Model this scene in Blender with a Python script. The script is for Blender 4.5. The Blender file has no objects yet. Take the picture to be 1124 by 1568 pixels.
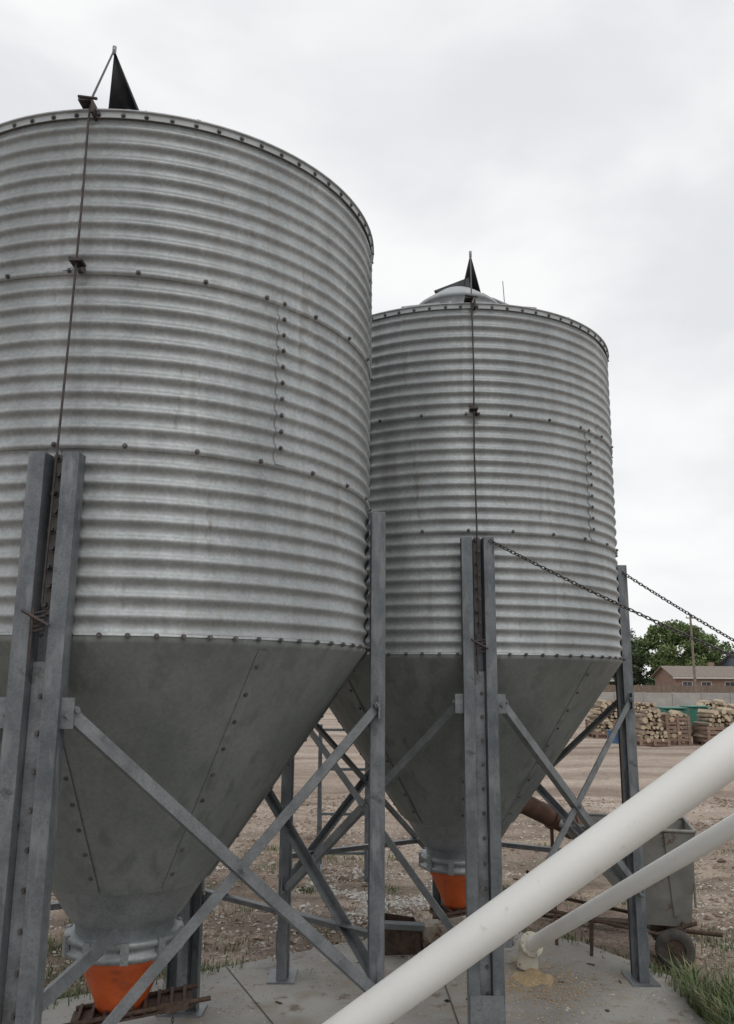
import bpy, math, random
import numpy as np
from mathutils import Vector, Matrix, noise
random.seed(7); rng=np.random.default_rng(7)
sc=bpy.context.scene
H=2.15
# ------------------------------------------------------------------ helpers
def N(nt,t,**k):
    n=nt.nodes.new(t)
    for a,b in k.items(): setattr(n,a,b)
    return n
def mat(name,c1,c2,scale=6,metal=0.0,rough=.6,c3=None,scale2=40,bump=.15,bscale=60,stretch=(1,1,1),ramp=(.35,.65),rust=None,rustamt=.62,spangle=0,spec=None,rough_var=.12,bdist=.01,sp=(.88,1.1),st3=(1,1,1),rst=(1,1,1)):
    m=bpy.data.materials.new(name); m.use_nodes=True; nt=m.node_tree; b=nt.nodes['Principled BSDF']
    L=nt.links.new
    tc=N(nt,'ShaderNodeTexCoord'); mp=N(nt,'ShaderNodeMapping'); mp.inputs['Scale'].default_value=stretch
    L(tc.outputs['Object'],mp.inputs['Vector'])
    n1=N(nt,'ShaderNodeTexNoise'); n1.inputs['Scale'].default_value=scale; n1.inputs['Detail'].default_value=7; n1.inputs['Roughness'].default_value=.62
    L(mp.outputs[0],n1.inputs['Vector'])
    r=N(nt,'ShaderNodeValToRGB'); r.color_ramp.elements[0].position=ramp[0]; r.color_ramp.elements[1].position=ramp[1]
    r.color_ramp.elements[0].color=(*c1,1); r.color_ramp.elements[1].color=(*c2,1)
    L(n1.outputs[0],r.inputs[0]); col=r.outputs[0]
    if spangle:
        vo=N(nt,'ShaderNodeTexVoronoi'); vo.inputs['Scale'].default_value=spangle
        L(tc.outputs['Object'],vo.inputs['Vector'])
        sx=N(nt,'ShaderNodeSeparateColor'); L(vo.outputs['Color'],sx.inputs[0])
        mr=N(nt,'ShaderNodeMapRange'); mr.inputs[3].default_value=sp[0]; mr.inputs[4].default_value=sp[1]
        L(sx.outputs[0],mr.inputs[0])
        mx=N(nt,'ShaderNodeMix',data_type='RGBA',blend_type='MULTIPLY'); mx.inputs[0].default_value=1
        L(col,mx.inputs[6]); L(mr.outputs[0],mx.inputs[7]); col=mx.outputs[2]
    if c3:
        n3=N(nt,'ShaderNodeTexNoise'); n3.inputs['Scale'].default_value=scale2; n3.inputs['Detail'].default_value=5
        mp3=N(nt,'ShaderNodeMapping'); mp3.inputs['Scale'].default_value=st3; L(tc.outputs['Object'],mp3.inputs[0]); L(mp3.outputs[0],n3.inputs['Vector'])
        r3=N(nt,'ShaderNodeValToRGB'); r3.color_ramp.elements[0].position=.52; r3.color_ramp.elements[1].position=.68
        L(n3.outputs[0],r3.inputs[0])
        mx=N(nt,'ShaderNodeMix',data_type='RGBA'); L(r3.outputs[0],mx.inputs[0]); L(col,mx.inputs[6]); mx.inputs[7].default_value=(*c3,1); col=mx.outputs[2]
    if rust:
        n4=N(nt,'ShaderNodeTexNoise'); n4.inputs['Scale'].default_value=5; n4.inputs['Detail'].default_value=9; n4.inputs['Roughness'].default_value=.7
        mp4=N(nt,'ShaderNodeMapping'); mp4.inputs['Scale'].default_value=rst; L(tc.outputs['Object'],mp4.inputs[0]); L(mp4.outputs[0],n4.inputs['Vector'])
        r4=N(nt,'ShaderNodeValToRGB'); r4.color_ramp.elements[0].position=rustamt; r4.color_ramp.elements[1].position=rustamt+.08
        L(n4.outputs[0],r4.inputs[0])
        mx=N(nt,'ShaderNodeMix',data_type='RGBA'); L(r4.outputs[0],mx.inputs[0]); L(col,mx.inputs[6]); mx.inputs[7].default_value=(*rust,1); col=mx.outputs[2]
    L(col,b.inputs['Base Color'])
    b.inputs['Metallic'].default_value=metal
    rr=N(nt,'ShaderNodeMapRange'); rr.inputs[3].default_value=max(.05,rough-rough_var); rr.inputs[4].default_value=min(1,rough+rough_var)
    L(n1.outputs[0],rr.inputs[0]); L(rr.outputs[0],b.inputs['Roughness'])
    if spec is not None: b.inputs['Specular IOR Level'].default_value=spec
    if bump:
        nb=N(nt,'ShaderNodeTexNoise'); nb.inputs['Scale'].default_value=bscale; nb.inputs['Detail'].default_value=6
        L(tc.outputs['Object'],nb.inputs['Vector'])
        bp=N(nt,'ShaderNodeBump'); bp.inputs['Strength'].default_value=bump; bp.inputs['Distance'].default_value=bdist
        L(nb.outputs[0],bp.inputs['Height']); L(bp.outputs[0],b.inputs['Normal'])
    return m

class MB:
    def __init__(s): s.v=[];s.f=[];s.m=[];s.s=[]
    def add(s,vs,fs,mi=0,sm=False):
        o=len(s.v); s.v.extend([tuple(p) for p in vs])
        for f in fs: s.f.append(tuple(i+o for i in f)); s.m.append(mi); s.s.append(sm)
    def cyl(s,p,q,r1,r2=None,n=12,mi=0,caps=True,sm=True):
        p=Vector(p);q=Vector(q); r2=r1 if r2 is None else r2
        d=(q-p).normalized(); a=d.orthogonal().normalized(); b=d.cross(a)
        vs=[]
        for c,r in((p,r1),(q,r2)):
            for i in range(n):
                t=2*math.pi*i/n; vs.append(c+a*math.cos(t)*r+b*math.sin(t)*r)
        s.add(vs,[(i,(i+1)%n,n+(i+1)%n,n+i) for i in range(n)],mi,sm)
        if caps: 
            s.add(vs[:n],[tuple(range(n))[::-1]],mi); s.add(vs[n:],[tuple(range(n))],mi)
    def tube(s,pts,r,n=8,mi=0):
        for a,b in zip(pts[:-1],pts[1:]): s.cyl(a,b,r,r,n,mi)
    def box(s,c,hx,hy,hz,mi=0,ax=None):
        c=Vector(c); 
        X,Y,Z=ax if ax else (Vector((1,0,0)),Vector((0,1,0)),Vector((0,0,1)))
        vs=[c+X*hx*i+Y*hy*j+Z*hz*k for i in(-1,1) for j in(-1,1) for k in(-1,1)]
        s.add(vs,[(0,1,3,2),(4,6,7,5),(0,4,5,1),(2,3,7,6),(0,2,6,4),(1,5,7,3)],mi)
    def bar(s,p,q,w,t,out,mi=0,flange=True):
        p=Vector(p);q=Vector(q);d=q-p;L=d.length;d.normalize()
        o=Vector(out); o=(o-d*o.dot(d)).normalized(); sd=d.cross(o)
        c=(p+q)/2
        s.box(c,L/2,w/2,t/2,mi,(d,sd,o))
        if flange: s.box(c-o*(w*.45)+sd*(w/2-t/2),L/2-.002,t/2,w*.45-t/2+.001,mi,(d,sd,o))
    def rev(s,prof,n=96,mi=0,sm=True,c=(0,0,0),a0=0,a1=2*math.pi):
        full=abs(a1-a0-2*math.pi)<1e-6; k=n if full else n+1
        vs=[]
        for r,z in prof:
            for i in range(k):
                t=a0+(a1-a0)*i/n; vs.append((c[0]+r*math.cos(t),c[1]+r*math.sin(t),c[2]+z))
        fs=[]
        for j in range(len(prof)-1):
            for i in range(n):
                i2=(i+1)%k
                fs.append((j*k+i,j*k+i2,(j+1)*k+i2,(j+1)*k+i))
        s.add(vs,fs,mi,sm)
    def bolt(s,p,nrm,r=.011,h=.012,mi=0):
        p=Vector(p);nrm=Vector(nrm).normalized()
        s.cyl(p-nrm*.004,p+nrm*.003,r*1.45,r*1.45,10,mi); s.cyl(p,p+nrm*h,r,r*.8,6,mi,sm=False)
    def obj(s,name,mats,parent=None,solid=0,bevel=0):
        me=bpy.data.meshes.new(name); me.from_pydata(s.v,[],s.f)
        me.polygons.foreach_set('material_index',s.m); me.polygons.foreach_set('use_smooth',s.s)
        for m in (mats if isinstance(mats,list) else [mats]): me.materials.append(m)
        me.update()
        o=bpy.data.objects.new(name,me); sc.collection.objects.link(o)
        if parent: o.parent=parent
        if solid:
            md=o.modifiers.new('s','SOLIDIFY'); md.thickness=solid; md.offset=0
        if bevel:
            md=o.modifiers.new('b','BEVEL'); md.width=bevel; md.segments=2; md.limit_method='ANGLE'
        return o
def empty(name,loc=(0,0,0),rz=0):
    e=bpy.data.objects.new(name,None); sc.collection.objects.link(e); e.location=loc; e.rotation_euler=(0,0,rz); return e

# ------------------------------------------------------------------ materials
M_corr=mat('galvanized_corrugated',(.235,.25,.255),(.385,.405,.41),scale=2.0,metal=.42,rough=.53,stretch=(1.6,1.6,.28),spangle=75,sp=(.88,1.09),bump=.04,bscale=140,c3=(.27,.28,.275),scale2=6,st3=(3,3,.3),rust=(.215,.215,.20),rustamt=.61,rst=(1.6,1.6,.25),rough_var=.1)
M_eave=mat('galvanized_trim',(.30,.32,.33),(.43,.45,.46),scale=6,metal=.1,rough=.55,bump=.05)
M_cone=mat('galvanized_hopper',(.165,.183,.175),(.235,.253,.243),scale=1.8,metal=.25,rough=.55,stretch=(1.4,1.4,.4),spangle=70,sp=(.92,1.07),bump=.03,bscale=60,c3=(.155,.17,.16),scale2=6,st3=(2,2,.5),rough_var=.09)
M_collar=mat('galvanized_collar',(.20,.22,.225),(.30,.32,.33),scale=5,metal=.45,rough=.45,spangle=90,bump=.04)
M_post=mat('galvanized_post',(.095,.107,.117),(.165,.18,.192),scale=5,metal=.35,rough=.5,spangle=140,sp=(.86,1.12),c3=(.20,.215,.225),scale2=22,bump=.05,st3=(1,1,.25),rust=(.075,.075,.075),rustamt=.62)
M_brace=mat('galvanized_brace',(.13,.142,.15),(.21,.225,.235),scale=7,metal=.35,rough=.5,spangle=120,bump=.06,rust=(.10,.10,.10),rustamt=.6)
M_bolt=mat('bolt_steel',(.06,.055,.052),(.15,.145,.14),scale=30,metal=.5,rough=.5,bump=0)
M_rust=mat('rusty_iron',(.045,.03,.024),(.11,.07,.05),scale=25,metal=.3,rough=.75,bump=.3)
M_rod=mat('dark_steel_rod',(.035,.028,.027),(.075,.06,.055),scale=22,metal=.4,rough=.6,bump=.1)
M_strip=mat('weathered_strip',(.075,.068,.062),(.14,.13,.12),scale=16,metal=.4,rough=.6,bump=.15)
M_dark=mat('dark_lid',(.025,.027,.03),(.05,.052,.055),scale=10,metal=.3,rough=.5,bump=.05)
M_orange=mat('orange_plastic',(.50,.085,.02),(.62,.13,.035),scale=6,rough=.5,c3=(.38,.08,.03),scale2=14,bump=.05,rust=(.2,.1,.06),rustamt=.62)
M_white=mat('white_painted_pipe',(.80,.80,.77),(.87,.87,.845),scale=1.2,rough=.42,bump=.02,bscale=40,ramp=(.3,.6),rust=(.70,.68,.61),rustamt=.62,rst=(2,2,2))
M_chain=mat('chain_steel',(.05,.05,.05),(.12,.11,.10),scale=30,metal=.6,rough=.5,bump=0)
M_conc=mat('pad_concrete',(.21,.20,.185),(.33,.32,.295),scale=1.1,rough=.9,c3=(.24,.21,.17),scale2=3.2,bump=.25,bscale=90,rust=(.16,.125,.095),rustamt=.57)
M_grain=mat('spilled_grain',(.34,.25,.14),(.50,.38,.23),scale=60,rough=.9,bump=.6,bscale=120)
M_rubber=mat('rubber',(.03,.028,.026),(.08,.07,.06),scale=14,rough=.85)
M_cart=mat('cart_steel',(.17,.17,.155),(.27,.265,.245),scale=4,metal=.2,rough=.65,rust=(.12,.075,.05),rustamt=.57,bump=.1)

# ------------------------------------------------------------------ world / light
w=bpy.data.worlds.new("World"); sc.world=w; w.use_nodes=True; nt=w.node_tree; nt.nodes.clear(); L=nt.links.new
out=N(nt,'ShaderNodeOutputWorld'); sky=N(nt,'ShaderNodeTexSky',sky_type='NISHITA'); sky.sun_disc=False
sky.sun_elevation=math.radians(54); sky.sun_rotation=math.radians(160)
b1=N(nt,'ShaderNodeBackground'); b1.inputs[1].default_value=.10; L(sky.outputs[0],b1.inputs[0])
tc=N(nt,'ShaderNodeTexCoord'); mp=N(nt,'ShaderNodeMapping'); mp.inputs['Scale'].default_value=(1,1,2.2); mp.inputs['Location'].default_value=(.9,.15,.4)
L(tc.outputs['Generated'],mp.inputs[0])
nz=N(nt,'ShaderNodeTexNoise'); nz.inputs['Scale'].default_value=1.9; nz.inputs['Detail'].default_value=5; nz.inputs['Roughness'].default_value=.5; nz.inputs['Distortion'].default_value=.3
L(mp.outputs[0],nz.inputs['Vector'])
rp=N(nt,'ShaderNodeValToRGB'); rp.color_ramp.elements[0].position=.36; rp.color_ramp.elements[1].position=.58
rp.color_ramp.elements[0].color=(.80,.815,.84,1); rp.color_ramp.elements[1].color=(1.0,1.0,1.0,1); rp.color_ramp.interpolation='EASE'
L(nz.outputs[0],rp.inputs[0])
b2=N(nt,'ShaderNodeBackground'); L(rp.outputs[0],b2.inputs[0]); b2.inputs[1].default_value=1.0
mx=N(nt,'ShaderNodeMixShader'); mx.inputs[0].default_value=.96
L(b1.outputs[0],mx.inputs[1]); L(b2.outputs[0],mx.inputs[2]); L(mx.outputs[0],out.inputs[0])
sl=bpy.data.lights.new('sun','SUN'); sl.energy=.9; sl.angle=math.radians(30); sl.color=(1,.97,.93)
so=bpy.data.objects.new('sun',sl); sc.collection.objects.link(so)
so.rotation_euler=Vector((-.2,.55,-.8)).to_track_quat('-Z','Y').to_euler(); so.location=(0,-10,20)

# ------------------------------------------------------------------ camera
cam=bpy.data.cameras.new('camera'); co=bpy.data.objects.new('camera',cam); sc.collection.objects.link(co)
cam.sensor_fit='VERTICAL'; cam.sensor_height=24; cam.sensor_width=24; cam.lens=24*1261/1568; cam.clip_end=3000; cam.clip_start=.05
R_=Matrix.Rotation(math.radians(101.65),4,'X')@Matrix.Rotation(math.radians(.42),4,'Z')
co.matrix_world=Matrix.Translation((0,0,H))@R_
sc.camera=co
sc.view_settings.view_transform='Standard'; sc.view_settings.look='None'; sc.view_settings.exposure=0

# ------------------------------------------------------------------ bins
R=1.26; ZB=2.33; ZE=4.77; NR=10; PITCH=(ZE-ZB)/(3*NR)
def chain(mb,pts,link=.03,mi=0):
    pts=[Vector(p) for p in pts]
    seg=[0]
    for a,b in zip(pts[:-1],pts[1:]): seg.append(seg[-1]+(b-a).length)
    tot=seg[-1]; n=max(2,int(tot/(link*.78)))
    def at(s):
        for i in range(len(seg)-1):
            if s<=seg[i+1]+1e-9: 
                f=(s-seg[i])/(seg[i+1]-seg[i]); return pts[i].lerp(pts[i+1],f)
        return pts[-1]
    for i in range(n):
        c=at(tot*(i+.5)/n); d=(at(tot*(i+1)/n)-at(tot*i/n)).normalized()
        s=d.orthogonal().normalized(); o=d.cross(s)
        ang=.3+(math.pi/2 if i%2 else 0)+random.uniform(-.25,.25)
        s2=s*math.cos(ang)+o*math.sin(ang); n2=d.cross(s2)
        vs=[];M=12;K=5;wr=link*.12
        for j in range(M):
            t=2*math.pi*j/M; ex=math.copysign(abs(math.cos(t))**.7,math.cos(t)); ctr=c+d*ex*link*.5+s2*math.sin(t)*link*.3
            rad=(d*math.cos(t)+s2*math.sin(t)).normalized()
            for k in range(K):
                f=2*math.pi*k/K; vs.append(ctr+rad*math.cos(f)*wr+n2*math.sin(f)*wr)
        mb.add(vs,[(j*K+k,((j+1)%M)*K+k,((j+1)%M)*K+(k+1)%K,j*K+(k+1)%K) for j in range(M) for k in range(K)],mi,True)
def make_bin(cx,cy,rz,lid):
    e=empty('grain_bin',(cx,cy,0),rz)
    mb=MB()
    def cr(z,k): 
        ph=2*math.pi*(z-ZB)/PITCH
        return R+.0045*k+.0086*math.cos(ph)+.0016*math.cos(2*ph)
    for k in range(3):
        z0=ZB+k*(ZE-ZB)/3-(.016 if k else 0); z1=ZB+(k+1)*(ZE-ZB)/3; prof=[]
        n=NR*10
        if k: prof.append((cr(z0,k)-.006,z0-.0005))
        for i in range(n+1):
            z=z0+(z1-z0)*i/n
            prof.append((cr(z,k),z))
        if k: mb.rev(prof[:2],176,0,sm=False); prof=prof[1:]
        base=len(mb.v); mb.rev(prof,176,0)
        for q in range(base,len(mb.v)):
            x,y,z=mb.v[q]; f=1+.0011*noise.noise(Vector((x*2.3+cx,y*2.3,z*1.4+k*5)))+.0005*noise.noise(Vector((x*7,y*7+cy,z*9)))
            mb.v[q]=(x*f,y*f,z+.0016*noise.noise(Vector((x*3,y*3,k*7+cx))))
    seams={0:[-92,-2,88,178],1:[-46,44,134,224],2:[-92,-2,88,178]}
    bo=MB()
    for k,an in seams.items():
        for a in an:
            a=math.radians(a); z0=ZB+k*(ZE-ZB)/3; z1=z0+(ZE-ZB)/3; prof=[]
            for i in range(121):
                z=z0+(z1-z0)*i/120
                prof.append((cr(z,k)+.0032,z))
            mb.rev(prof,6,0,a0=a-.022,a1=a+.022)
            if k==1:
                for j in range(NR):
                    z=z0+j*PITCH+PITCH
                    bo.bolt(((R+.017)*math.cos(a),(R+.017)*math.sin(a),z),(math.cos(a),math.sin(a),0),.008,.01)
    mb.obj('corrugated_wall',M_corr,e)
    for z,cnt,rr in ((ZE-.02,72,R+.019),(ZB+.0,70,R+.018),(ZB+(ZE-ZB)/3,26,R+.014),(ZB+2*(ZE-ZB)/3,26,R+.018)):
        for i in range(cnt):
            a=2*math.pi*(i+.35)/cnt+random.uniform(-.004,.004)
            bo.bolt((rr*math.cos(a),rr*math.sin(a),z),(math.cos(a),math.sin(a),0),.0082,.012)
    mc=MB()
    zr=H-1.0; rc=.42; prof=[(R+.006,ZB+.012),(R+.006,ZB-.02)]+[(R+.006+(rc-R)*t,ZB-.02+(zr-ZB)*t) for t in np.linspace(0.01,1,14)]
    mc.rev(prof,144,0)
    for k in range(8):
        a=math.radians(-48+45*k)
        u=Vector((math.cos(a),math.sin(a),0)); nrm=(u*(ZB-zr)+Vector((0,0,-1))*(R-rc)).normalized()
        vs=[]
        for t in (0.02,.99):
            r_=R+(rc-R)*t+.006; z=ZB-.02+(zr-ZB)*t; half=.024
            tt=Vector((-u.y,u.x,0))
            for sg in(-1,1): vs.append(u*r_+Vector((0,0,z))+tt*half*sg+nrm*(.0025 if sg<0 else .006))
        mc.add(vs,[(0,1,3,2)],0)
        for j in range(9):
            t=.08+.84*j/8; p=u*(R+(rc-R)*t+.006)+Vector((0,0,ZB-.02+(zr-ZB)*t))+nrm*.006
            bo.bolt(p,nrm,.0072,.008)
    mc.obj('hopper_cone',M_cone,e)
    ml=MB()
    ml.rev([(rc+.016,zr+.03),(rc+.012,zr+.0),(rc-.005,zr-.01),(.31,zr-.17),(.27,zr-.22),(.255,zr-.235),(.25,zr-.30)],72,0)
    ml.rev([(.25,zr-.27),(.30,zr-.275),(.305,zr-.30),(.285,zr-.31),(.285,zr-.335),(.305,zr-.345),(.30,zr-.37),(.235,zr-.375)],64,0)
    for i in range(10):
        a=2*math.pi*i/10; ml.box((.30*math.cos(a),.30*math.sin(a),zr-.32),.012,.02,.05,0,(Vector((math.cos(a),math.sin(a),0)),Vector((-math.sin(a),math.cos(a),0)),Vector((0,0,1))))
    ml.obj('outlet_collar',M_collar,e)
    for i in range(20):
        a=2*math.pi*i/20; bo.bolt(((rc+.016)*math.cos(a),(rc+.016)*math.sin(a),zr+.018),(math.cos(a),math.sin(a),0),.007,.01)
    bo.obj('bolts',M_bolt,e)
    mo=MB(); mo.rev([(.235,zr-.36),(.235,zr-.41),(.222,zr-.42),(.13,zr-.62),(.12,zr-.66),(.0,zr-.66)],48,0)
    mo.obj('boot',M_orange,e)
    g=MB(); zg=zr-.60
    d=Vector((1,.25,.12)).normalized(); s_=Vector((-.25,1,0)).normalized(); n_=d.cross(s_)
    g.box(Vector((.08,-.05,zg-.05)),.30,.12,.006,0,(d,s_,n_))
    for k in range(9): g.box(Vector((.08,-.05,zg-.03))+d*(-.26+.065*k),.008,.12,.014,0,(d,s_,n_))
    g.cyl(Vector((.08,-.17,zg-.03))-d*.32,Vector((.08,-.17,zg-.03))+d*.42,.012,n=8)
    g.cyl(Vector((.08,.07,zg-.03))-d*.32,Vector((.08,.07,zg-.03))+d*.30,.012,n=8)
    g.box(Vector((.33,-.2,zg+.02)),.07,.012,.02,0,(d,s_,n_))
    g.obj('slide_gate',M_rust,e)
    ch=MB(); chain(ch,[(.33,-.2,zg),(.32,-.19,zg-.12),(.325,-.2,zg-.24),(.36,-.22,zg-.20)],.02); ch.obj('gate_chain',M_chain,e)
    mr=MB()
    mr.rev([(R+.014,ZE-.032),(R+.019,ZE-.032),(R+.020,ZE-.004),(R+.030,ZE),(R+.030,ZE+.006),(R+.0,ZE+.02),(.36,ZE+.45)],120,0,sm=False)
    mr.rev([(.34,ZE+.44),(.34,ZE+.53),(.36,ZE+.53),(.36,ZE+.56),(.20,ZE+.68),(.17,ZE+.70),(.0,ZE+.72)],60,0,c=(.05,0,0))
    for k in range(24):
        a=2*math.pi*(k+.5)/24; u=Vector((math.cos(a),math.sin(a),0))
        mr.bar(u*(R-.01)+Vector((0,0,ZE+.026)),u*.37+Vector((0,0,ZE+.455)),.02,.02,(0,0,1),0,False)
    mr.obj('roof',M_eave,e)
    ld=MB(); tip=Vector(lid['tip']); bs=Vector(lid['base']); vs=[tip]
    for i in range(13):
        t=math.pi*(i/12)*1.25-.3; vs.append(bs+Vector((math.cos(t)*lid['rx'],math.sin(t)*.16,-.01*abs(i-6))))
    ld.add(vs,[(0,i,i+1) for i in range(1,13)],0,True)
    if lid.get('wing'):
        q=Vector(lid['wing']); ld.add([bs+Vector((-.02,-.02,.17)),q,bs+Vector((0,-.04,-.02)),q+Vector((.03,.10,.0))],[(0,1,2),(0,3,1)],0)
    ld.obj('fill_lid',M_dark,e,solid=.006)
    l2=MB()
    l2.cyl(bs+Vector((.02,0,0)),bs+Vector((.20,.05,.0)),.014,n=10); l2.cyl(bs+Vector((.20,.05,.0)),bs+Vector((.32,-.1,-.14)),.014,n=10)
    l2.cyl(bs+Vector((.10,0,.03)),bs+Vector((.30,.05,-.06)),.008,n=10)
    l2.cyl(bs+Vector((-.02,0,-.2)),bs+Vector((-.02,0,0)),.012); l2.cyl(tip-Vector((0,0,.03)),tip+Vector((0,0,.02)),.012)
    if lid.get('wing'): l2.cyl(bs+Vector((.32,.1,-.2)),bs+Vector((.30,.1,.2)),.004)
    l2.obj('lid_frame',M_collar,e)
    rd=MB(); yf=-(R+.045)
    rd.tube([tip,(0.0,yf+.01,ZE+.05),(0.0,yf,ZE-.06),(.004,yf-.004,4.3),(-.003,yf,3.7),(-.0,yf-.03,3.1),(0,yf-.05,2.45)],.0055,8)
    rd.box((-.02,yf+.02,ZE+.03),.03,.04,.005); rd.box((.02,yf+.01,ZE-.01),.005,.035,.03); rd.cyl((-.05,yf-.02,ZE+.045),(.04,yf-.02,ZE+.03),.007)
    rd.box((0,yf+.012,ZB+2*(ZE-ZB)/3+.03),.028,.033,.006); rd.cyl((-.0,yf+.04,ZB+2*(ZE-ZB)/3),(.035,yf,ZB+2*(ZE-ZB)/3-.01),.012); rd.cyl((-.035,yf,ZB+2*(ZE-ZB)/3+.05),(.03,yf,ZB+2*(ZE-ZB)/3+.03),.007)
    for i in range(5):
        z=2.335+i*.018
        rd.cyl((-.03,yf-.075,z),(.03,yf-.075,z+.010),.0055)
    rd.cyl((-.06,yf-.09,2.42),(.05,yf-.085,2.36),.007); rd.cyl((-.02,yf-.08,2.43),(-.02,yf-.08,2.2),.006)
    rd.obj('lid_rod',M_rod,e)
    angs=[-90,0,90,180]
    for i,a in enumerate(angs):
        a=math.radians(a); u=Vector((math.cos(a),math.sin(a),0)); t=Vector((-math.sin(a),math.cos(a),0)); o=u*(R+.018)
        prof=[(-.105,.012),(-.105,.085),(-.04,.085),(-.032,.004),(.032,.004),(.04,.085),(.105,.085),(.105,.012)]
        p=MB(); vs=[]
        for z in (0.012,3.085):
            for x,y in prof: vs.append(o+t*x+u*y+Vector((0,0,z)))
        n=len(prof); p.add(vs,[(k,k+1,n+k+1,n+k) for k in range(n-1)],0)
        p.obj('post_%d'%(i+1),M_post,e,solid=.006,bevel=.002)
        q=MB()
        ax=(t,u,Vector((0,0,1)))
        q.box(o+u*.035+Vector((0,0,1.12)),.031,.004,1.10,0,ax)
        q.box(o+u*.05+Vector((0,0,.006)),.15,.10,.006,0,ax)
        for z in (2.02,.66):
            for sg in(-1,1): q.box(o+u*.06+t*sg*.125+Vector((0,0,z)),.035,.004,.06,0,ax)
        q.box(o+u*.0925+Vector((0,0,.25)),.10,.003,.10,0,ax)
        q.obj('post_%d_plates'%(i+1),M_brace,e)
        s=MB(); s.box(o+u*.022+Vector((0,0,2.75)),.022,.004,.34,0,ax)
        for k in range(9): s.bolt(o+u*.028+Vector((0,0,2.45+.078*k))+t*(.006 if k%2 else -.006),u,.013,.02,1)
        for k in range(14): s.bolt(o+u*.042+Vector((0,0,.2+.145*k))+t*.012,u,.008,.01,1)
        s.obj('post_%d_strip'%(i+1),[M_strip,M_bolt],e)
    bm=MB()
    for i in range(4):
        a=math.radians(angs[i]); b=math.radians(angs[i]+90)
        ua=Vector((math.cos(a),math.sin(a),0)); ub=Vector((math.cos(b),math.sin(b),0)); out=(ua+ub).normalized()
        A=ua*(R+.075)+Vector((-ua.y,ua.x,0))*.13; B=ub*(R+.075)-Vector((-ub.y,ub.x,0))*.13
        bm.bar(A+Vector((0,0,2.03))+out*.012,B+Vector((0,0,.62))+out*.012,.052,.006,out)
        bm.bar(A+Vector((0,0,.62))-out*.002,B+Vector((0,0,2.03))-out*.002,.052,.006,out)
        bm.bolt((A+B)/2+Vector((0,0,1.325))+out*.016,out,.014,.02)
        for P_,z_ in((A,2.03),(A,.62),(B,2.03),(B,.62)): bm.bolt(P_+Vector((0,0,z_))+out*.016-(P_-(A+B)/2).normalized()*.03,out,.012,.014)
        if i in(1,2):
            bm.bar(A+Vector((0,0,.84 if i==1 else .76))-out*.03,B+Vector((0,0,.76 if i==1 else .84))-out*.03,.05,.006,Vector((0,0,1)))
    bm.obj('cross_braces',M_brace,e)
    return e

b1=make_bin(-1.258,4.694,math.radians(-2.3),dict(tip=(-.25,-.45,5.83),base=(-.15,-.42,5.40),rx=.10))
b2=make_bin(.726,6.68,0,dict(tip=(.17,-.02,5.86),base=(.17,0,5.46),rx=.10,wing=(-.17,-.20,5.41)))
st=MB(); st.bar((-.05,-1.20,.86),(.04,-.33,.95),.06,.007,(-.5,-.3,.8)); st.obj('collar_stay',M_brace,b1)

# ------------------------------------------------------------------ ground
def gh(x,y):
    if y>40 or abs(x)>40: return -.05
    d=max(0,min(1,(math.hypot(x-.3,y-5.5)-3)/4))
    v=-.05+.022*noise.noise(Vector((x*.9,y*.9,0)))+.014*noise.noise(Vector((x*4,y*4,3)))
    m=max(0,1-((x-5.6)**2/6+(y-10.2)**2/3)); 
    rut=.035*math.sin((x*.35+y)*3.2)*max(0,min(1,(x-2.2)/1.5))*max(0,1-abs(y-10.5)/5)
    return v+d*(.06*noise.noise(Vector((x*.5,y*.5,7)))+.03*noise.noise(Vector((x*2.1,y*2.1,9))))+rut+.35*m*m*(1+.6*noise.noise(Vector((x*2,y*2,1))))
def axis(near0,near1,step,far):
    a=list(np.arange(near0,near1,step)); s=step; 
    x=near1
    while x<far: a.append(x); s*=1.25; x+=s
    a.append(far); s=step; x=near0-step; pre=[]
    while x>-far: pre.append(x); s*=1.25; x-=s
    pre.append(-far); return pre[::-1]+a
X=axis(-5,9,.08,1500); Y=axis(3,17,.08,1500)
vs=[(x,y,gh(x,y)) for y in Y for x in X]; nx=len(X)
fs=[(j*nx+i,j*nx+i+1,(j+1)*nx+i+1,(j+1)*nx+i) for j in range(len(Y)-1) for i in range(nx-1)]
g=MB(); g.v=vs; g.f=fs; g.m=[0]*len(fs); g.s=[True]*len(fs)
m=bpy.data.materials.new('dirt_ground'); m.use_nodes=True; nt=m.node_tree; L=nt.links.new; b=nt.nodes['Principled BSDF']
tc=N(nt,'ShaderNodeTexCoord')
def nse(s,d=8,r=.65,st=None):
    n=N(nt,'ShaderNodeTexNoise'); n.inputs['Scale'].default_value=s; n.inputs['Detail'].default_value=d; n.inputs['Roughness'].default_value=r
    if st:
        q=N(nt,'ShaderNodeMapping'); q.inputs['Scale'].default_value=st; q.inputs['Rotation'].default_value=(0,0,.25); L(tc.outputs['Object'],q.inputs[0]); L(q.outputs[0],n.inputs['Vector'])
    else: L(tc.outputs['Object'],n.inputs['Vector'])
    return n
def ramp(src,a,ca,b_,cb):
    r=N(nt,'ShaderNodeValToRGB'); r.color_ramp.elements[0].position=a; r.color_ramp.elements[1].position=b_
    r.color_ramp.elements[0].color=(*ca,1); r.color_ramp.elements[1].color=(*cb,1); L(src,r.inputs[0]); return r.outputs[0]
def mixc(f,a,c,bt='MIX'):
    x=N(nt,'ShaderNodeMix',data_type='RGBA',blend_type=bt)
    if isinstance(f,float): x.inputs[0].default_value=f
    else: L(f,x.inputs[0])
    for i,v in((6,a),(7,c)):
        if isinstance(v,tuple): x.inputs[i].default_value=(*v,1)
        else: L(v,x.inputs[i])
    return x.outputs[2]
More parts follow.
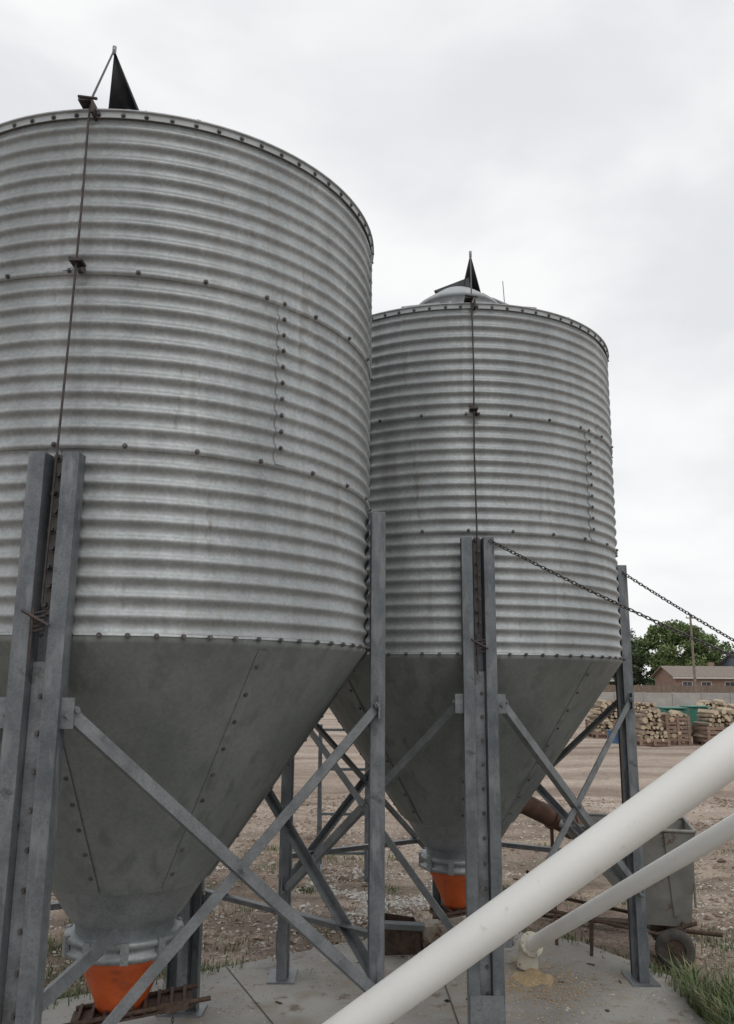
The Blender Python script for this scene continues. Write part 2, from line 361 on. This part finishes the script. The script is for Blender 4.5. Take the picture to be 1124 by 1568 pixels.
base=ramp(nse(.7).outputs[0],.38,(.145,.105,.08),.60,(.37,.30,.24))
tr=ramp(nse(1.1,6,.6,(.12,1.3,1)).outputs[0],.50,(0,0,0),.60,(1,1,1))
base=mixc(tr,base,mixc(.55,base,(.095,.068,.05)))
peb=N(nt,'ShaderNodeTexVoronoi'); peb.inputs['Scale'].default_value=28; L(tc.outputs['Object'],peb.inputs['Vector'])
pc=ramp(peb.outputs['Distance'],.1,(1,1,1),.42,(0,0,0))
pm=ramp(nse(.8,5).outputs[0],.47,(0,0,0),.60,(1,1,1))
sepc=N(nt,'ShaderNodeSeparateColor'); L(peb.outputs['Color'],sepc.inputs[0])
pcol=ramp(sepc.outputs[0],.2,(.25,.22,.19),.9,(.56,.53,.49))
mm=N(nt,'ShaderNodeMath',operation='MULTIPLY'); L(pc,mm.inputs[0]); L(pm,mm.inputs[1])
base=mixc(mm.outputs[0],base,pcol)
fine=ramp(nse(40,6,.75).outputs[0],.35,(.66,.66,.66),.65,(1.28,1.28,1.28)); base=mixc(1.0,base,fine,'MULTIPLY')
wd=ramp(nse(.6,6,.7,(1,1,1.3)).outputs[0],.58,(0,0,0),.65,(1,1,1)); 
wn=ramp(nse(14,4,.7).outputs[0],.48,(0,0,0),.60,(1,1,1))
wm=N(nt,'ShaderNodeMath',operation='MULTIPLY'); L(wd,wm.inputs[0]); L(wn,wm.inputs[1]); base=mixc(wm.outputs[0],base,(.075,.10,.038))
sx=N(nt,'ShaderNodeSeparateXYZ'); L(tc.outputs['Object'],sx.inputs[0])
wob=N(nt,'ShaderNodeMath',operation='MULTIPLY_ADD'); L(nse(.5,5).outputs[0],wob.inputs[0]); wob.inputs[1].default_value=9; L(sx.outputs[1],wob.inputs[2])
fr=N(nt,'ShaderNodeMapRange'); fr.inputs[1].default_value=15; fr.inputs[2].default_value=21; L(wob.outputs[0],fr.inputs[0])
far=ramp(nse(.25,9,.72,(.3,1,1)).outputs[0],.38,(.29,.225,.18),.6,(.48,.40,.335))
trk=ramp(nse(.55,4,.5,(.05,1.2,1)).outputs[0],.50,(1,1,1),.58,(.76,.74,.73)); far=mixc(1.0,far,trk,'MULTIPLY')
fine2=ramp(nse(9,8,.8).outputs[0],.35,(.72,.72,.72),.65,(1.15,1.15,1.15))
far=mixc(1.0,far,fine2,'MULTIPLY')
base=mixc(fr.outputs[0],base,far)
L(base,b.inputs['Base Color']); b.inputs['Roughness'].default_value=.95; b.inputs['Specular IOR Level'].default_value=.2
ad=N(nt,'ShaderNodeMath',operation='ADD'); L(pc,ad.inputs[0]); L(nse(9,9,.75).outputs[0],ad.inputs[1])
bp=N(nt,'ShaderNodeBump'); bp.inputs['Strength'].default_value=.8; bp.inputs['Distance'].default_value=.035; L(ad.outputs[0],bp.inputs['Height']); L(bp.outputs[0],b.inputs['Normal'])
g.obj('ground',m)

poly=[(-3.2,1.0),(-3.3,5.0),(-2.3,6.1),(-1.15,6.85),(.46,7.95),(1.15,8.0),(1.85,7.6),(2.42,6.6),(2.2,5.7),(2.1,1.0)]
p=MB(); n=len(poly); 
p.add([(x,y,0) for x,y in poly]+[(x,y,-.15) for x,y in poly],[tuple(range(n))[::-1]]+[(i,(i+1)%n,n+(i+1)%n,n+i) for i in range(n)])
me=p.obj('concrete_pad',M_conc,None,bevel=.012)
j=MB(); 
def joint(a,b_): 
    a=Vector((*a,.004)); b_=Vector((*b_,.004)); d=(b_-a).normalized(); s=Vector((-d.y,d.x,0))*.005
    j.add([a-s,a+s,b_+s,b_-s],[(0,3,2,1)])
joint((-1.05,6.88),(-.3,5.2)); joint((-3.25,4.6),(2.1,5.55)); joint((.55,7.9),(.75,1.2))
j.obj('pad_joints',mat('joint_dark',(.05,.045,.04),(.09,.08,.07),rough=.95),None)

def stones(name,cnt,fx,mt,s0,s1):
    V=[];F=[]
    base=np.array([(1,0,0),(-1,0,0),(0,1,0),(0,-1,0),(0,0,1),(0,0,-1)],float); tri=[(0,2,4),(2,1,4),(1,3,4),(3,0,4),(2,0,5),(1,2,5),(3,1,5),(0,3,5)]
    k=0
    while k<cnt:
        r=fx()
        if r is None: continue
        x,y,z=r; s=random.uniform(s0,s1)*(1 if random.random()<.85 else 1.8)
        q=base*(s*rng.uniform(.6,1.3,3))*np.array([1,1,.6])+rng.normal(0,s*.18,(6,3))
        a=random.random()*6.28; c_,s_=math.cos(a),math.sin(a)
        q=np.c_[q[:,0]*c_-q[:,1]*s_,q[:,0]*s_+q[:,1]*c_,q[:,2]]
        o=len(V); V.extend([(x+p[0],y+p[1],z+p[2]) for p in q]); F.extend([(a_+o,b_+o,c2+o) for a_,b_,c2 in tri]); k+=1
    m_=MB(); m_.v=V; m_.f=F; m_.m=[0]*len(F); m_.s=[False]*len(F); return m_.obj(name,mt)
def inpoly(x,y):
    c=False
    for i in range(n):
        x1,y1=poly[i];x2,y2=poly[i-1]
        if (y1>y)!=(y2>y) and x<(x2-x1)*(y-y1)/(y2-y1)+x1: c=not c
    return c
def fx():
    y=5+11*random.random()**1.3; x=random.uniform(-4,8)
    if inpoly(x,y): return None
    if noise.noise(Vector((x*.7,y*.7,5)))<random.uniform(-.3,.35): return None
    return x,y,gh(x,y)+.003
M_st=mat('gravel_stone',(.24,.21,.18),(.54,.50,.45),scale=9,rough=.9,bump=.1)
stones('gravel',10000,fx,M_st,.007,.02)
def fxc():
    y=6+11*random.random(); x=random.uniform(-4,9)
    if inpoly(x,y): return None
    if noise.noise(Vector((x*.6,y*.9,15)))<random.uniform(-.2,.4): return None
    return x,y,gh(x,y)
stones('dirt_clods',8000,fxc,mat('clod_soil',(.12,.085,.062),(.29,.225,.175),scale=2,rough=.97,bump=.3),.012,.036)
def fx2():
    x=random.gauss(-.05,.42); y=random.gauss(9.2,.6)
    if inpoly(x,y) or noise.noise(Vector((x*1.7,y*1.7,25)))<random.uniform(-.2,.3): return None
    return x,y,gh(x,y)+.003
stones('crushed_rock',1300,fx2,mat('pale_rock',(.36,.34,.31),(.56,.54,.5),scale=9,rough=.9,bump=.1),.008,.022)

def grass(name,cnt,fx,h0,h1,mt,wd=.006):
    V=[];F=[]
    for _ in range(cnt):
        x,y=fx(); z=gh(x,y) if not inpoly(x,y) else 0; h=random.uniform(h0,h1)*random.uniform(.6,1); a=random.random()*6.28; ln=random.uniform(.1,.9)*h; dx,dy=math.cos(a),math.sin(a); w_=wd*random.uniform(.6,1.4)
        o=len(V); px,py=-dy*w_,dx*w_
        V+= [(x-px,y-py,z),(x+px,y+py,z),(x+dx*ln*.3-px*.8,y+dy*ln*.3-py*.8,z+h*.6),(x+dx*ln*.3+px*.8,y+dy*ln*.3+py*.8,z+h*.6),(x+dx*ln,y+dy*ln,z+h*random.uniform(.7,1))]
        F+=[(o,o+1,o+3,o+2),(o+2,o+3,o+4)]
    m_=MB(); m_.v=V; m_.f=F; m_.m=[0]*len(F); m_.s=[False]*len(F); return m_.obj(name,mt)
M_gr=mat('grass_blade',(.05,.075,.025),(.12,.165,.06),scale=5,rough=.6,bump=0,c3=(.25,.22,.12),scale2=8)
def f1():
    x=2.22+abs(random.gauss(0,.42)); y=random.gauss(5.7,.33); return x,y
grass('grass_clump',5000,f1,.10,.40,M_gr,.0045)
tufts=[]
for _ in range(75):
    while True:
        x=random.uniform(-4,6); y=random.uniform(6,12)
        if not inpoly(x,y): break
    tufts.append((x,y,random.uniform(.05,.2)))
for _ in range(26):
    t=random.random(); i=random.choice([2,3,4,5,6]); a=poly[i]; b_=poly[i+1]; tufts.append((a[0]+(b_[0]-a[0])*t,a[1]+(b_[1]-a[1])*t+.06,.09))
for _ in range(18): tufts.append((random.uniform(-2.6,-1.5),random.uniform(6.4,7.6),.15))
for _ in range(14): tufts.append((random.uniform(2.9,3.6),random.uniform(7,8.2),.15))
def f2():
    t=random.choice(tufts); return random.gauss(t[0],t[2]),random.gauss(t[1],t[2])+.02
grass('weeds',9500,f2,.02,.09,M_gr,.004)

# ------------------------------------------------------------------ white pipes
a=MB(); P=Vector((1.515,3.53,H-.275)); Q=Vector((.115,4.28,H-1.475)); d=(Q-P)
a.cyl(P-d*.75,Q+d*.42,.086,.086,56); 
e=empty('auger_tube'); a.obj('tube',M_white,e)
a=MB(); dn=d.normalized(); c=P+d*-.75; a.cyl(c-dn*.05,c,.12,.12,32); c=Q+d*.42; a.cyl(c,c+dn*.05,.11,.11,32); a.cyl(c,(c.x,c.y,-.0),.03,.03,10); a.obj('end_flanges',M_brace,e)
a=MB(); c=P-d*.6; a.cyl(c-Vector((.0,.0,.1)),(c.x,c.y,-.06),.03,.03,12); a.box((c.x,c.y,-.045),.15,.15,.01); a.obj('stand',M_brace,e)
e=empty('discharge_pipe'); a=MB(); P=Vector((1.93,4.54,H-.722)); Q=Vector((1.272,6.8,H-1.95)); d=Q-P; dn=d.normalized()
a.cyl(P-d*.8,Q,.051,.051,40); a.obj('tube',M_white,e)
a=MB(); a.cyl(Q-dn*.01,Q+dn*.10,.075,.075,28); a.cyl(Q+dn*.10,Q+dn*.16,.055,.045,24); a.cyl(Q+dn*.05,(Q.x-.02,Q.y+.05,.03),.065,.08,24); a.cyl(Q-dn*.02,Q-dn*.0,.09,.09,24)
for k in range(6):
    t=k*math.pi/3; s1=dn.orthogonal().normalized(); s2=dn.cross(s1); c=Q-dn*.022+(s1*math.cos(t)+s2*math.sin(t))*.078; a.cyl(c,c-dn*.012,.008,n=6)
a.obj('outlet_elbow',mat('cream_fitting',(.45,.42,.34),(.60,.57,.48),scale=12,rough=.6,rust=(.2,.12,.07),rustamt=.56),e)
a=MB(); c=P-d*.7; a.cyl(c,(c.x,c.y,-.05),.03,.03,12); a.obj('stand',M_brace,e)
a=MB(); K=28; vs=[]
for jj in range(K):
    for ii in range(K):
        x=(ii/(K-1)-.5)*2; y=(jj/(K-1)-.5)*2; r=math.hypot(x,y*1.1)
        h=.06*max(0,1-r*1.15+.5*noise.noise(Vector((x*2.3,y*2.3,4))))**1.3+.006*noise.noise(Vector((x*12,y*12,0)))-.005
        vs.append((1.25+x*.20,6.70+y*.30,h))
fs=[(jj*K+ii,jj*K+ii+1,(jj+1)*K+ii+1,(jj+1)*K+ii) for jj in range(K-1) for ii in range(K-1)]
a.add(vs,fs,0,True); a.obj('spilled_grain',M_grain)
def fx3():
    x=random.gauss(1.22,.26); y=random.gauss(6.58,.28)
    return (x,y,.003) if inpoly(x,y) else None
stones('scattered_kernels',2200,fx3,M_grain,.003,.007)

# ------------------------------------------------------------------ chains
def sagline(A,B,s,n=14):
    A=Vector(A);B=Vector(B); return [A.lerp(B,i/n)-Vector((0,0,s*4*(i/n)*(1-i/n))) for i in range(n+1)]
c=MB(); chain(c,sagline((.80,5.30,3.06),(2.83,4.68,1.98),.035),.034); c.obj('chain',M_chain)
c=MB(); chain(c,sagline((2.03,6.60,3.05),(2.97,5.67,2.18),.02),.034); c.obj('chain',M_chain)
for x,y,h in((2.83,4.68,2.0),(2.97,5.67,2.2)):
    c=MB(); c.cyl((x,y,-.1),(x,y,h),.03,.03,14); c.cyl((x,y,h),(x,y,h+.02),.036,.02,14); c.box((x,y,-.04),.1,.1,.01); c.cyl((x-.04,y,h-.05),(x+.05,y,h-.05),.008); c.obj('chain_post',M_post)

# ------------------------------------------------------------------ hopper cart
e=empty('hopper_cart',(2.30,7.35,-.04),-.25)
a=MB()
top=[(-.62,-.34,1.04),(.42,-.34,1.04),(.42,.36,1.04),(-.62,.36,1.04)]; bot=[(.02,-.2,.30),(.36,-.2,.30),(.36,.22,.30),(.02,.22,.30)]
a.add(top+bot,[(0,4,5,1),(1,5,6,2),(2,6,7,3),(3,7,4,0),(4,7,6,5)]); a.obj('bucket',M_cart,e,solid=.008)
a=MB()
for p_,q_ in zip(top,top[1:]+top[:1]): a.cyl(p_,q_,.014,n=10)
for x in (.2,): a.bar((x,-.35,1.02),(x+.05,-.22,.38),.03,.01,(0,-1,.2),0,False)
a.box((.425,0,.7),.006,.03,.3); a.obj('rim',M_cart,e)
a=MB()
for y in(-.24,.26):
    a.tube([(.40,y,.34),(.1,y,.24),(-.75,y,.36),(-.95,y,.55)],.015); a.tube([(.3,y,.34),(.22,y,.15)],.016); a.tube([(-.4,y,.32),(-.42,y,.0)],.014)
a.cyl((.22,-.30,.15),(.22,.32,.15),.014); a.obj('frame',M_rust,e)
a=MB()
for y in(-.29,.31):
    pr=[(.08,-.03),(.12,-.038),(.145,-.028),(.152,0),(.145,.028),(.12,.038),(.08,.03)]
    vs=[];K=28
    for r,zz in pr:
        for i in range(K): t=2*math.pi*i/K; vs.append((.22+r*math.cos(t),y+zz,.15+r*math.sin(t)))
    a.add(vs,[(j_*K+i,j_*K+(i+1)%K,(j_+1)*K+(i+1)%K,(j_+1)*K+i) for j_ in range(len(pr)-1) for i in range(K)],0,True)
    a.cyl((.22,y-.018,.15),(.22,y+.018,.15),.088,.088,24,1); a.cyl((.22,y-.035,.15),(.22,y+.035,.15),.025,.025,12,1)
a.obj('wheels',[M_rubber,M_rust],e)
a=MB(); a.cyl((1.30,7.35,1.17),(1.80,7.55,.93),.085,.085,28); a.cyl((1.30,7.35,1.17),(1.33,7.36,1.158),.105,.105,28); a.cyl((1.60,7.47,1.026),(1.63,7.482,1.012),.10,.10,28); a.cyl((1.78,7.542,.94),(1.81,7.554,.925),.105,.105,28)
a.cyl((1.02,6.95,1.33),(1.32,7.36,1.17),.045,.06,16); a.cyl((1.6,7.45,1.0),(1.62,7.5,0),.015)
a.obj('rusty_spout',mat('rusty_tube',(.09,.05,.035),(.19,.105,.07),scale=9,metal=.2,rough=.8,bump=.2,rust=(.05,.03,.02)))
e=empty('auger_motor_housing',(.42,7.35,0),.1)
a=MB(); a.add([(-.32,-.13,.0),(.0,-.13,.0),(.0,.15,.0),(-.32,.15,.0),(-.36,-.15,.26),(.02,-.15,.2),(.02,.17,.2),(-.36,.17,.26)],[(0,1,5,4),(1,2,6,5),(2,3,7,6),(3,0,4,7),(0,3,2,1)]); a.obj('tray',M_rust,e,solid=.01)
a=MB(); a.cyl((-.15,-.02,.12),(.02,-.02,.12),.09,.09,20); a.box((.22,0,.10),.17,.11,.10); a.cyl((.22,0,.2),(.40,-.02,.2),.05,.05,16); a.box((.12,-.12,.04),.03,.02,.04); a.obj('motor',mat('dusty_paint',(.25,.21,.17),(.40,.36,.30),scale=12,rough=.8,rust=(.12,.06,.04),rustamt=.52,bump=.2),e,bevel=.008)
a=MB(); a.bar((-.36,-.2,.27),(.05,-.19,.24),.05,.006,(0,-.3,1)); a.obj('bracket',M_brace,e)
a=MB(); a.cyl((1.5,8.5,.0),(3.1,7.7,.03),.02); a.cyl((1.7,8.3,.02),(2.7,8.2,.0),.016); a.cyl((1.2,8.8,.0),(2.4,8.1,.02),.014); a.obj('scrap_pipes',M_rust)
a=MB()
for _ in range(30):
    x=random.uniform(-.9,2.1); y=random.uniform(4.9,7.7)
    if not inpoly(x,y): continue
    t=random.random()*3; a.box((x,y,.006),random.uniform(.01,.035),random.uniform(.004,.010),.003,0,(Vector((math.cos(t),math.sin(t),0)),Vector((-math.sin(t),math.cos(t),0)),Vector((0,0,1))))
a.obj('pad_debris',M_rust)
def fx4():
    x=random.uniform(-2,2.3); y=random.uniform(5,7.9)
    if not inpoly(x,y) or noise.noise(Vector((x*1.3,y*1.3,2)))<random.uniform(-.4,.3): return None
    return x,y,.002
stones('pad_grit',2600,fx4,M_st,.003,.008)
a=MB()
for x in(-.52,.02): a.box((x,9.9,.8),.022,.022,.86)
for z in(.25,.67,1.16,1.6): a.box((-.25,9.9,z),.27,.014,.014)
for x in(-.52,.02): a.box((x,10.2,.0),.022,.35,.02)
a.bar((-.52,9.93,1.6),(-.52,10.5,.0),.03,.02,(1,0,0),0,False); a.bar((.02,9.93,1.6),(.02,10.5,.0),.03,.02,(1,0,0),0,False)
a.obj('steel_rack',M_post)

# ------------------------------------------------------------------ background
GZ=-.05
M_blk=mat('wall_concrete',(.26,.25,.24),(.36,.35,.33),scale=.6,rough=.9,c3=(.30,.28,.25),scale2=2,stretch=(1,1,3))
e=empty('concrete_wall'); a=MB()
for k in range(27):
    x=3+k*2.6; a.box((x,76+.02*(k%2),GZ+.71),1.285,.12,.71+.01*(k%3))
a.obj('panels',M_blk,e,bevel=.02)
a=MB()
for k in range(28): a.box((1.7+k*2.6,75.93,GZ+.74),.09,.10,.74)
a.obj('pilasters',M_blk,e)
M_wd=mat('fence_wood',(.12,.09,.07),(.22,.17,.13),scale=3,rough=.9,stretch=(4,4,.3))
a=MB()
for k in range(300): a.box((14+k*.16,90+.01*(k%2),GZ+1.0+random.uniform(-.02,.03)),.074,.012,1.05)
for k in range(20): a.box((14+k*2.5,90.1,1.0),.06,.06,1.05)
for z in(.4,1.7): a.box((38,90.05,z),24,.03,.05)
a.obj('wooden_fence',M_wd)
M_brick=mat('house_brick',(.20,.13,.10),(.29,.195,.15),scale=2,rough=.9); M_roof=mat('shingles',(.15,.125,.105),(.24,.205,.175),scale=4,rough=.9); M_trim=mat('trim_paint',(.42,.40,.37),(.52,.50,.47),rough=.7); M_glass=mat('window_glass',(.03,.035,.04),(.07,.08,.09),rough=.15)
def house(x,y,wd,dp,eh,rh,mw,mrf,nm='brick_house'):
    e=empty(nm,(x,y,GZ)); a=MB(); a.box((0,0,eh/2),wd/2,dp/2,eh/2)
    a.add([(-wd/2,-dp/2,eh),(-wd/2,dp/2,eh),(-wd/2,0,eh+rh-.1),(wd/2,-dp/2,eh),(wd/2,dp/2,eh),(wd/2,0,eh+rh-.1)],[(0,1,2),(3,5,4)]); a.obj('walls',mw,e)
    a=MB(); o=.5
    a.add([(-wd/2-o,-dp/2-o,eh-.1),(wd/2+o,-dp/2-o,eh-.1),(wd/2+o,0,eh+rh),(-wd/2-o,0,eh+rh),(-wd/2-o,dp/2+o,eh-.1),(wd/2+o,dp/2+o,eh-.1)],[(0,1,2,3),(3,2,5,4)]); a.obj('roof',mrf,e,solid=.15)
    a=MB(); a.box((0,-dp/2-o,eh-.18),wd/2+o,.03,.1)
    for xx in(-wd*.33,-wd*.05,wd*.3): a.box((xx,-dp/2-.02,eh*.6),.7,.03,.65)
    a.obj('trim',M_trim,e)
    a=MB()
    for xx in(-wd*.33,-wd*.05,wd*.3):
        for s in(-.31,.31): a.box((xx+s,-dp/2-.04,eh*.6),.28,.03,.56)
    a.obj('windows',M_glass,e)
    a=MB(); a.box((wd*.15,-dp/2-.03,1.05),.5,.03,1.05); a.obj('door',M_wd,e)
    a=MB(); a.box((wd*.25,.6,eh+rh),.35,.35,.6); a.obj('chimney',mw,e)
house(45.8,116,9.0,8,3.2,1.4,M_brick,M_roof)
house(32,128,8,8,2.8,1.3,M_brick,M_roof)
house(20,120,9,8,2.8,1.5,M_brick,M_roof)
M_bl=mat('blue_siding',(.16,.2,.24),(.22,.27,.31),scale=3,rough=.7,stretch=(1,1,8)); house(59.5,122,11,9,5.2,1.9,M_bl,mat('grey_shingles',(.2,.2,.21),(.3,.3,.31),rough=.9),'sided_house')
house(51.5,104,3.4,4,2.6,.9,mat('shed_red',(.25,.08,.06),(.33,.12,.09),rough=.8),M_roof,'garden_shed')
a=MB(); a.cyl((33.3,85,GZ),(33.3,85,9.2),.15,.10,12); a.box((33.3,85,8.8),.45,.05,.05); 
for x in(-.4,.4): a.cyl((33.3+x,85,8.86),(33.3+x,85,9.02),.04,.03,8)
a.obj('utility_pole',mat('pole_wood',(.14,.11,.09),(.24,.2,.17),scale=4,rough=.9))

M_bark=mat('bark',(.07,.05,.04),(.14,.11,.09),scale=6,rough=.95)
def leafmat(nm,c1,c2): return mat(nm,c1,c2,scale=.7,rough=.7,bump=0,c3=tuple(v*.65 for v in c1),scale2=1.6)
LF=[leafmat('leaf_a',(.085,.125,.04),(.17,.235,.08)),leafmat('leaf_b',(.05,.08,.038),(.10,.145,.065))]
def tree(x,y,h,wd,lm,seed,nl=9000):
    r=random.Random(seed); g2=np.random.default_rng(seed); e=empty('broadleaf_tree',(x,y,GZ))
    a=MB(); th=h*.22; a.cyl((0,0,0),(.1,0,th),h*.03,h*.022,10); cl=[]
    for k in range(13):
        t=r.uniform(0,6.28); el=r.uniform(.0,1.2); ln=h*r.uniform(.2,.42); d=Vector((math.cos(t)*math.cos(el)*wd/h*1.05,math.sin(t)*math.cos(el)*wd/h*1.05,math.sin(el)))
        p0=Vector((.1,0,th*r.uniform(.8,1))); p1=p0+d*ln*.55+Vector((0,0,.2)); p2=p0+d*ln*1.1+Vector((0,0,.3)); a.cyl(p0,p1,h*.012,h*.008,7); a.cyl(p1,p2,h*.008,h*.003,6); cl+= [p1,p2]
    a.obj('trunk',M_bark,e)
    for k in range(64):
        t=r.uniform(0,6.28); el=r.uniform(-.9,1.45); rr=r.uniform(.4,1.0)
        cl.append(Vector((math.cos(t)*math.cos(el)*wd/2*rr,math.sin(t)*math.cos(el)*wd/2*rr,h*.52+math.sin(el)*h*.42*rr)))
    V=[];F=[]
    for k in range(nl):
        c=cl[k%len(cl)]; s=h*.08*(1+.5*((k%len(cl))%3)/2); dv=g2.normal(0,1,3); dv/=np.linalg.norm(dv); rad=s*g2.uniform(.3,1.1)
        p=np.array(c)+dv*rad*np.array([1.15,1.15,.8]); u=g2.normal(0,1,3); u/=np.linalg.norm(u); v=np.cross(u,g2.normal(0,1,3)); v/=np.linalg.norm(v); q=h*.016*g2.uniform(.6,1.5)
        o=len(V); V+=[tuple(p+u*q),tuple(p+v*q*.7),tuple(p-u*q),tuple(p-v*q*.7)]; F.append((o,o+1,o+2,o+3))
    m_=MB(); m_.v=V; m_.f=F; m_.m=[0]*len(F); m_.s=[False]*len(F); m_.obj('foliage',lm,e)
tree(48.9,130,12.4,13.5,LF[0],11,24000)
tree(42.2,138,11.2,9.5,LF[1],2,14000)
tree(38.0,130,11.2,9,LF[1],3,14000)
tree(56,140,8.5,9,LF[1],9,8000)
tree(24,140,11,9,LF[0],4,6000); tree(8,150,12,11,LF[1],5,6000); tree(-30,140,12,11,LF[0],6,6000); tree(75,150,12,11,LF[1],8,6000)
V=[];F=[]
for k in range(16000):
    x=random.uniform(-260,300); hh=3.5+2.5*noise.noise(Vector((x*.05,0,0)))+1.6*noise.noise(Vector((x*.22,3,0))); z=random.random()**.7*max(1,hh); y=230+random.uniform(-6,6)
    u=rng.normal(0,1,3); u/=np.linalg.norm(u); v=np.cross(u,rng.normal(0,1,3)); v/=np.linalg.norm(v); q=.7; o=len(V); p_=np.array((x,y,z))
    V+=[tuple(p_+u*q),tuple(p_+v*q*.7),tuple(p_-u*q),tuple(p_-v*q*.7)]; F.append((o,o+1,o+2,o+3))
m_=MB(); m_.v=V; m_.f=F; m_.m=[0]*len(F); m_.s=[False]*len(F); m_.obj('distant_trees',LF[1])

# firewood crates
M_cr=mat('crate_wood',(.17,.105,.08),(.29,.20,.155),scale=3,rough=.9,stretch=(.5,.5,6))
M_lbark=mat('log_bark',(.16,.125,.09),(.30,.235,.175),scale=3,rough=.95); M_lend=mat('log_end',(.34,.27,.185),(.54,.45,.33),scale=1.6,rough=.9)
def crate(x,y,wd,hc,ht,rz=0):
    e=empty('firewood_crate',(x,y,GZ),rz); a=MB(); dp=.6
    for z in np.arange(.18,hc,.15):
        a.box((0,-dp,z),wd/2,.012,.055); a.box((0,dp,z),wd/2,.012,.055); a.box((-wd/2,0,z),.012,dp,.055); a.box((wd/2,0,z),.012,dp,.055)
    for sx_ in(-1,0,1):
        for sy in(-1,1): a.box((sx_*wd/2,sy*(dp+.02),hc/2),.05,.02,hc/2)
    for yy in(-.5,0,.5): a.box((0,yy,.06),wd/2,.05,.06)
    a.obj('crate',M_cr,e)
    a=MB(); z=.17; row=0
    while z<ht:
        frac=1 if z<hc else max(.35,1-((z-hc)/max(.01,ht-hc+.15))**1.5*.6)
        xx=-wd/2*frac+.07
        while xx<wd/2*frac-.04:
            r=random.uniform(.05,.115); zz=z+random.uniform(-.04,.04); dx=random.uniform(-.1,.1); dz=random.uniform(-.05,.05); yo=random.uniform(-.12,.06); m_i=1 if random.random()<.75 else 0
            ph=random.random()*3; nn=random.choice([4,5,6,7])
            f=[(xx+math.cos(2*math.pi*i/nn+ph)*r*random.uniform(.8,1.1),-.531+yo,zz+math.sin(2*math.pi*i/nn+ph)*r*random.uniform(.8,1.1)) for i in range(nn)]
            bk=[(p[0]+dx,.5,p[2]+dz) for p in f]
            a.add(f+bk,[(i,(i+1)%nn,nn+(i+1)%nn,nn+i) for i in range(nn)],0 if random.random()<.6 else 1); a.add(f,[tuple(range(nn))],m_i)
            xx+=r*1.85+random.uniform(0,.02)
        z+=.15; row+=1
    a.obj('logs',[M_lbark,M_lend],e)
for i,(x,y,w_,hc,ht) in enumerate(((10.55,31.6,1.0,.2,1.32),(11.6,32.1,.8,1.05,1.15),(13.25,31.4,1.75,.72,1.36),(15.3,31.7,1.7,.8,1.3),(10.9,38,1.6,.6,1.5),(16.0,39,1.6,.7,1.5),(17.4,32,1.7,.8,1.3),(18.5,38,1.6,.7,1.4),(13.8,42,1.8,.5,1.3),(19.5,45,1.8,.5,1.2),(9.9,35.5,.9,.3,.7))): crate(x,y,w_,hc,ht,random.uniform(-.15,.15))
M_tl=mat('teal_plastic',(.03,.13,.10),(.05,.19,.14),rough=.5)
for x,y in((12.35,34.2),(14.2,36.5)):
    a=MB(); a.add([(-.3,-.4,.15),(.3,-.4,.15),(.3,.4,.15),(-.3,.4,.15),(-.42,-.55,1.2),(.42,-.55,1.2),(.42,.5,1.25),(-.42,.5,1.25)],[(0,1,5,4),(1,2,6,5),(2,3,7,6),(3,0,4,7),(0,3,2,1)]); a.box((0,-.02,1.26),.45,.58,.03); a.cyl((-.3,.3,.12),(.3,.3,.12),.12,.12,14); a.box((0,.56,1.2),.3,.03,.03)
    o=a.obj('green_bin',M_tl,None,bevel=.02); o.location=(x,y,GZ)
a=MB(); a.cyl((9.3,32,GZ),(9.3,32,.4),.2,.2,20); a.cyl((9.3,32,.4),(9.3,32,.44),.215,.215,20); a.cyl((9.3,32,.18),(9.3,32,.21),.212,.212,20); a.obj('blue_barrel',mat('blue_plastic',(.04,.09,.19),(.06,.12,.24),rough=.6))
print('done')
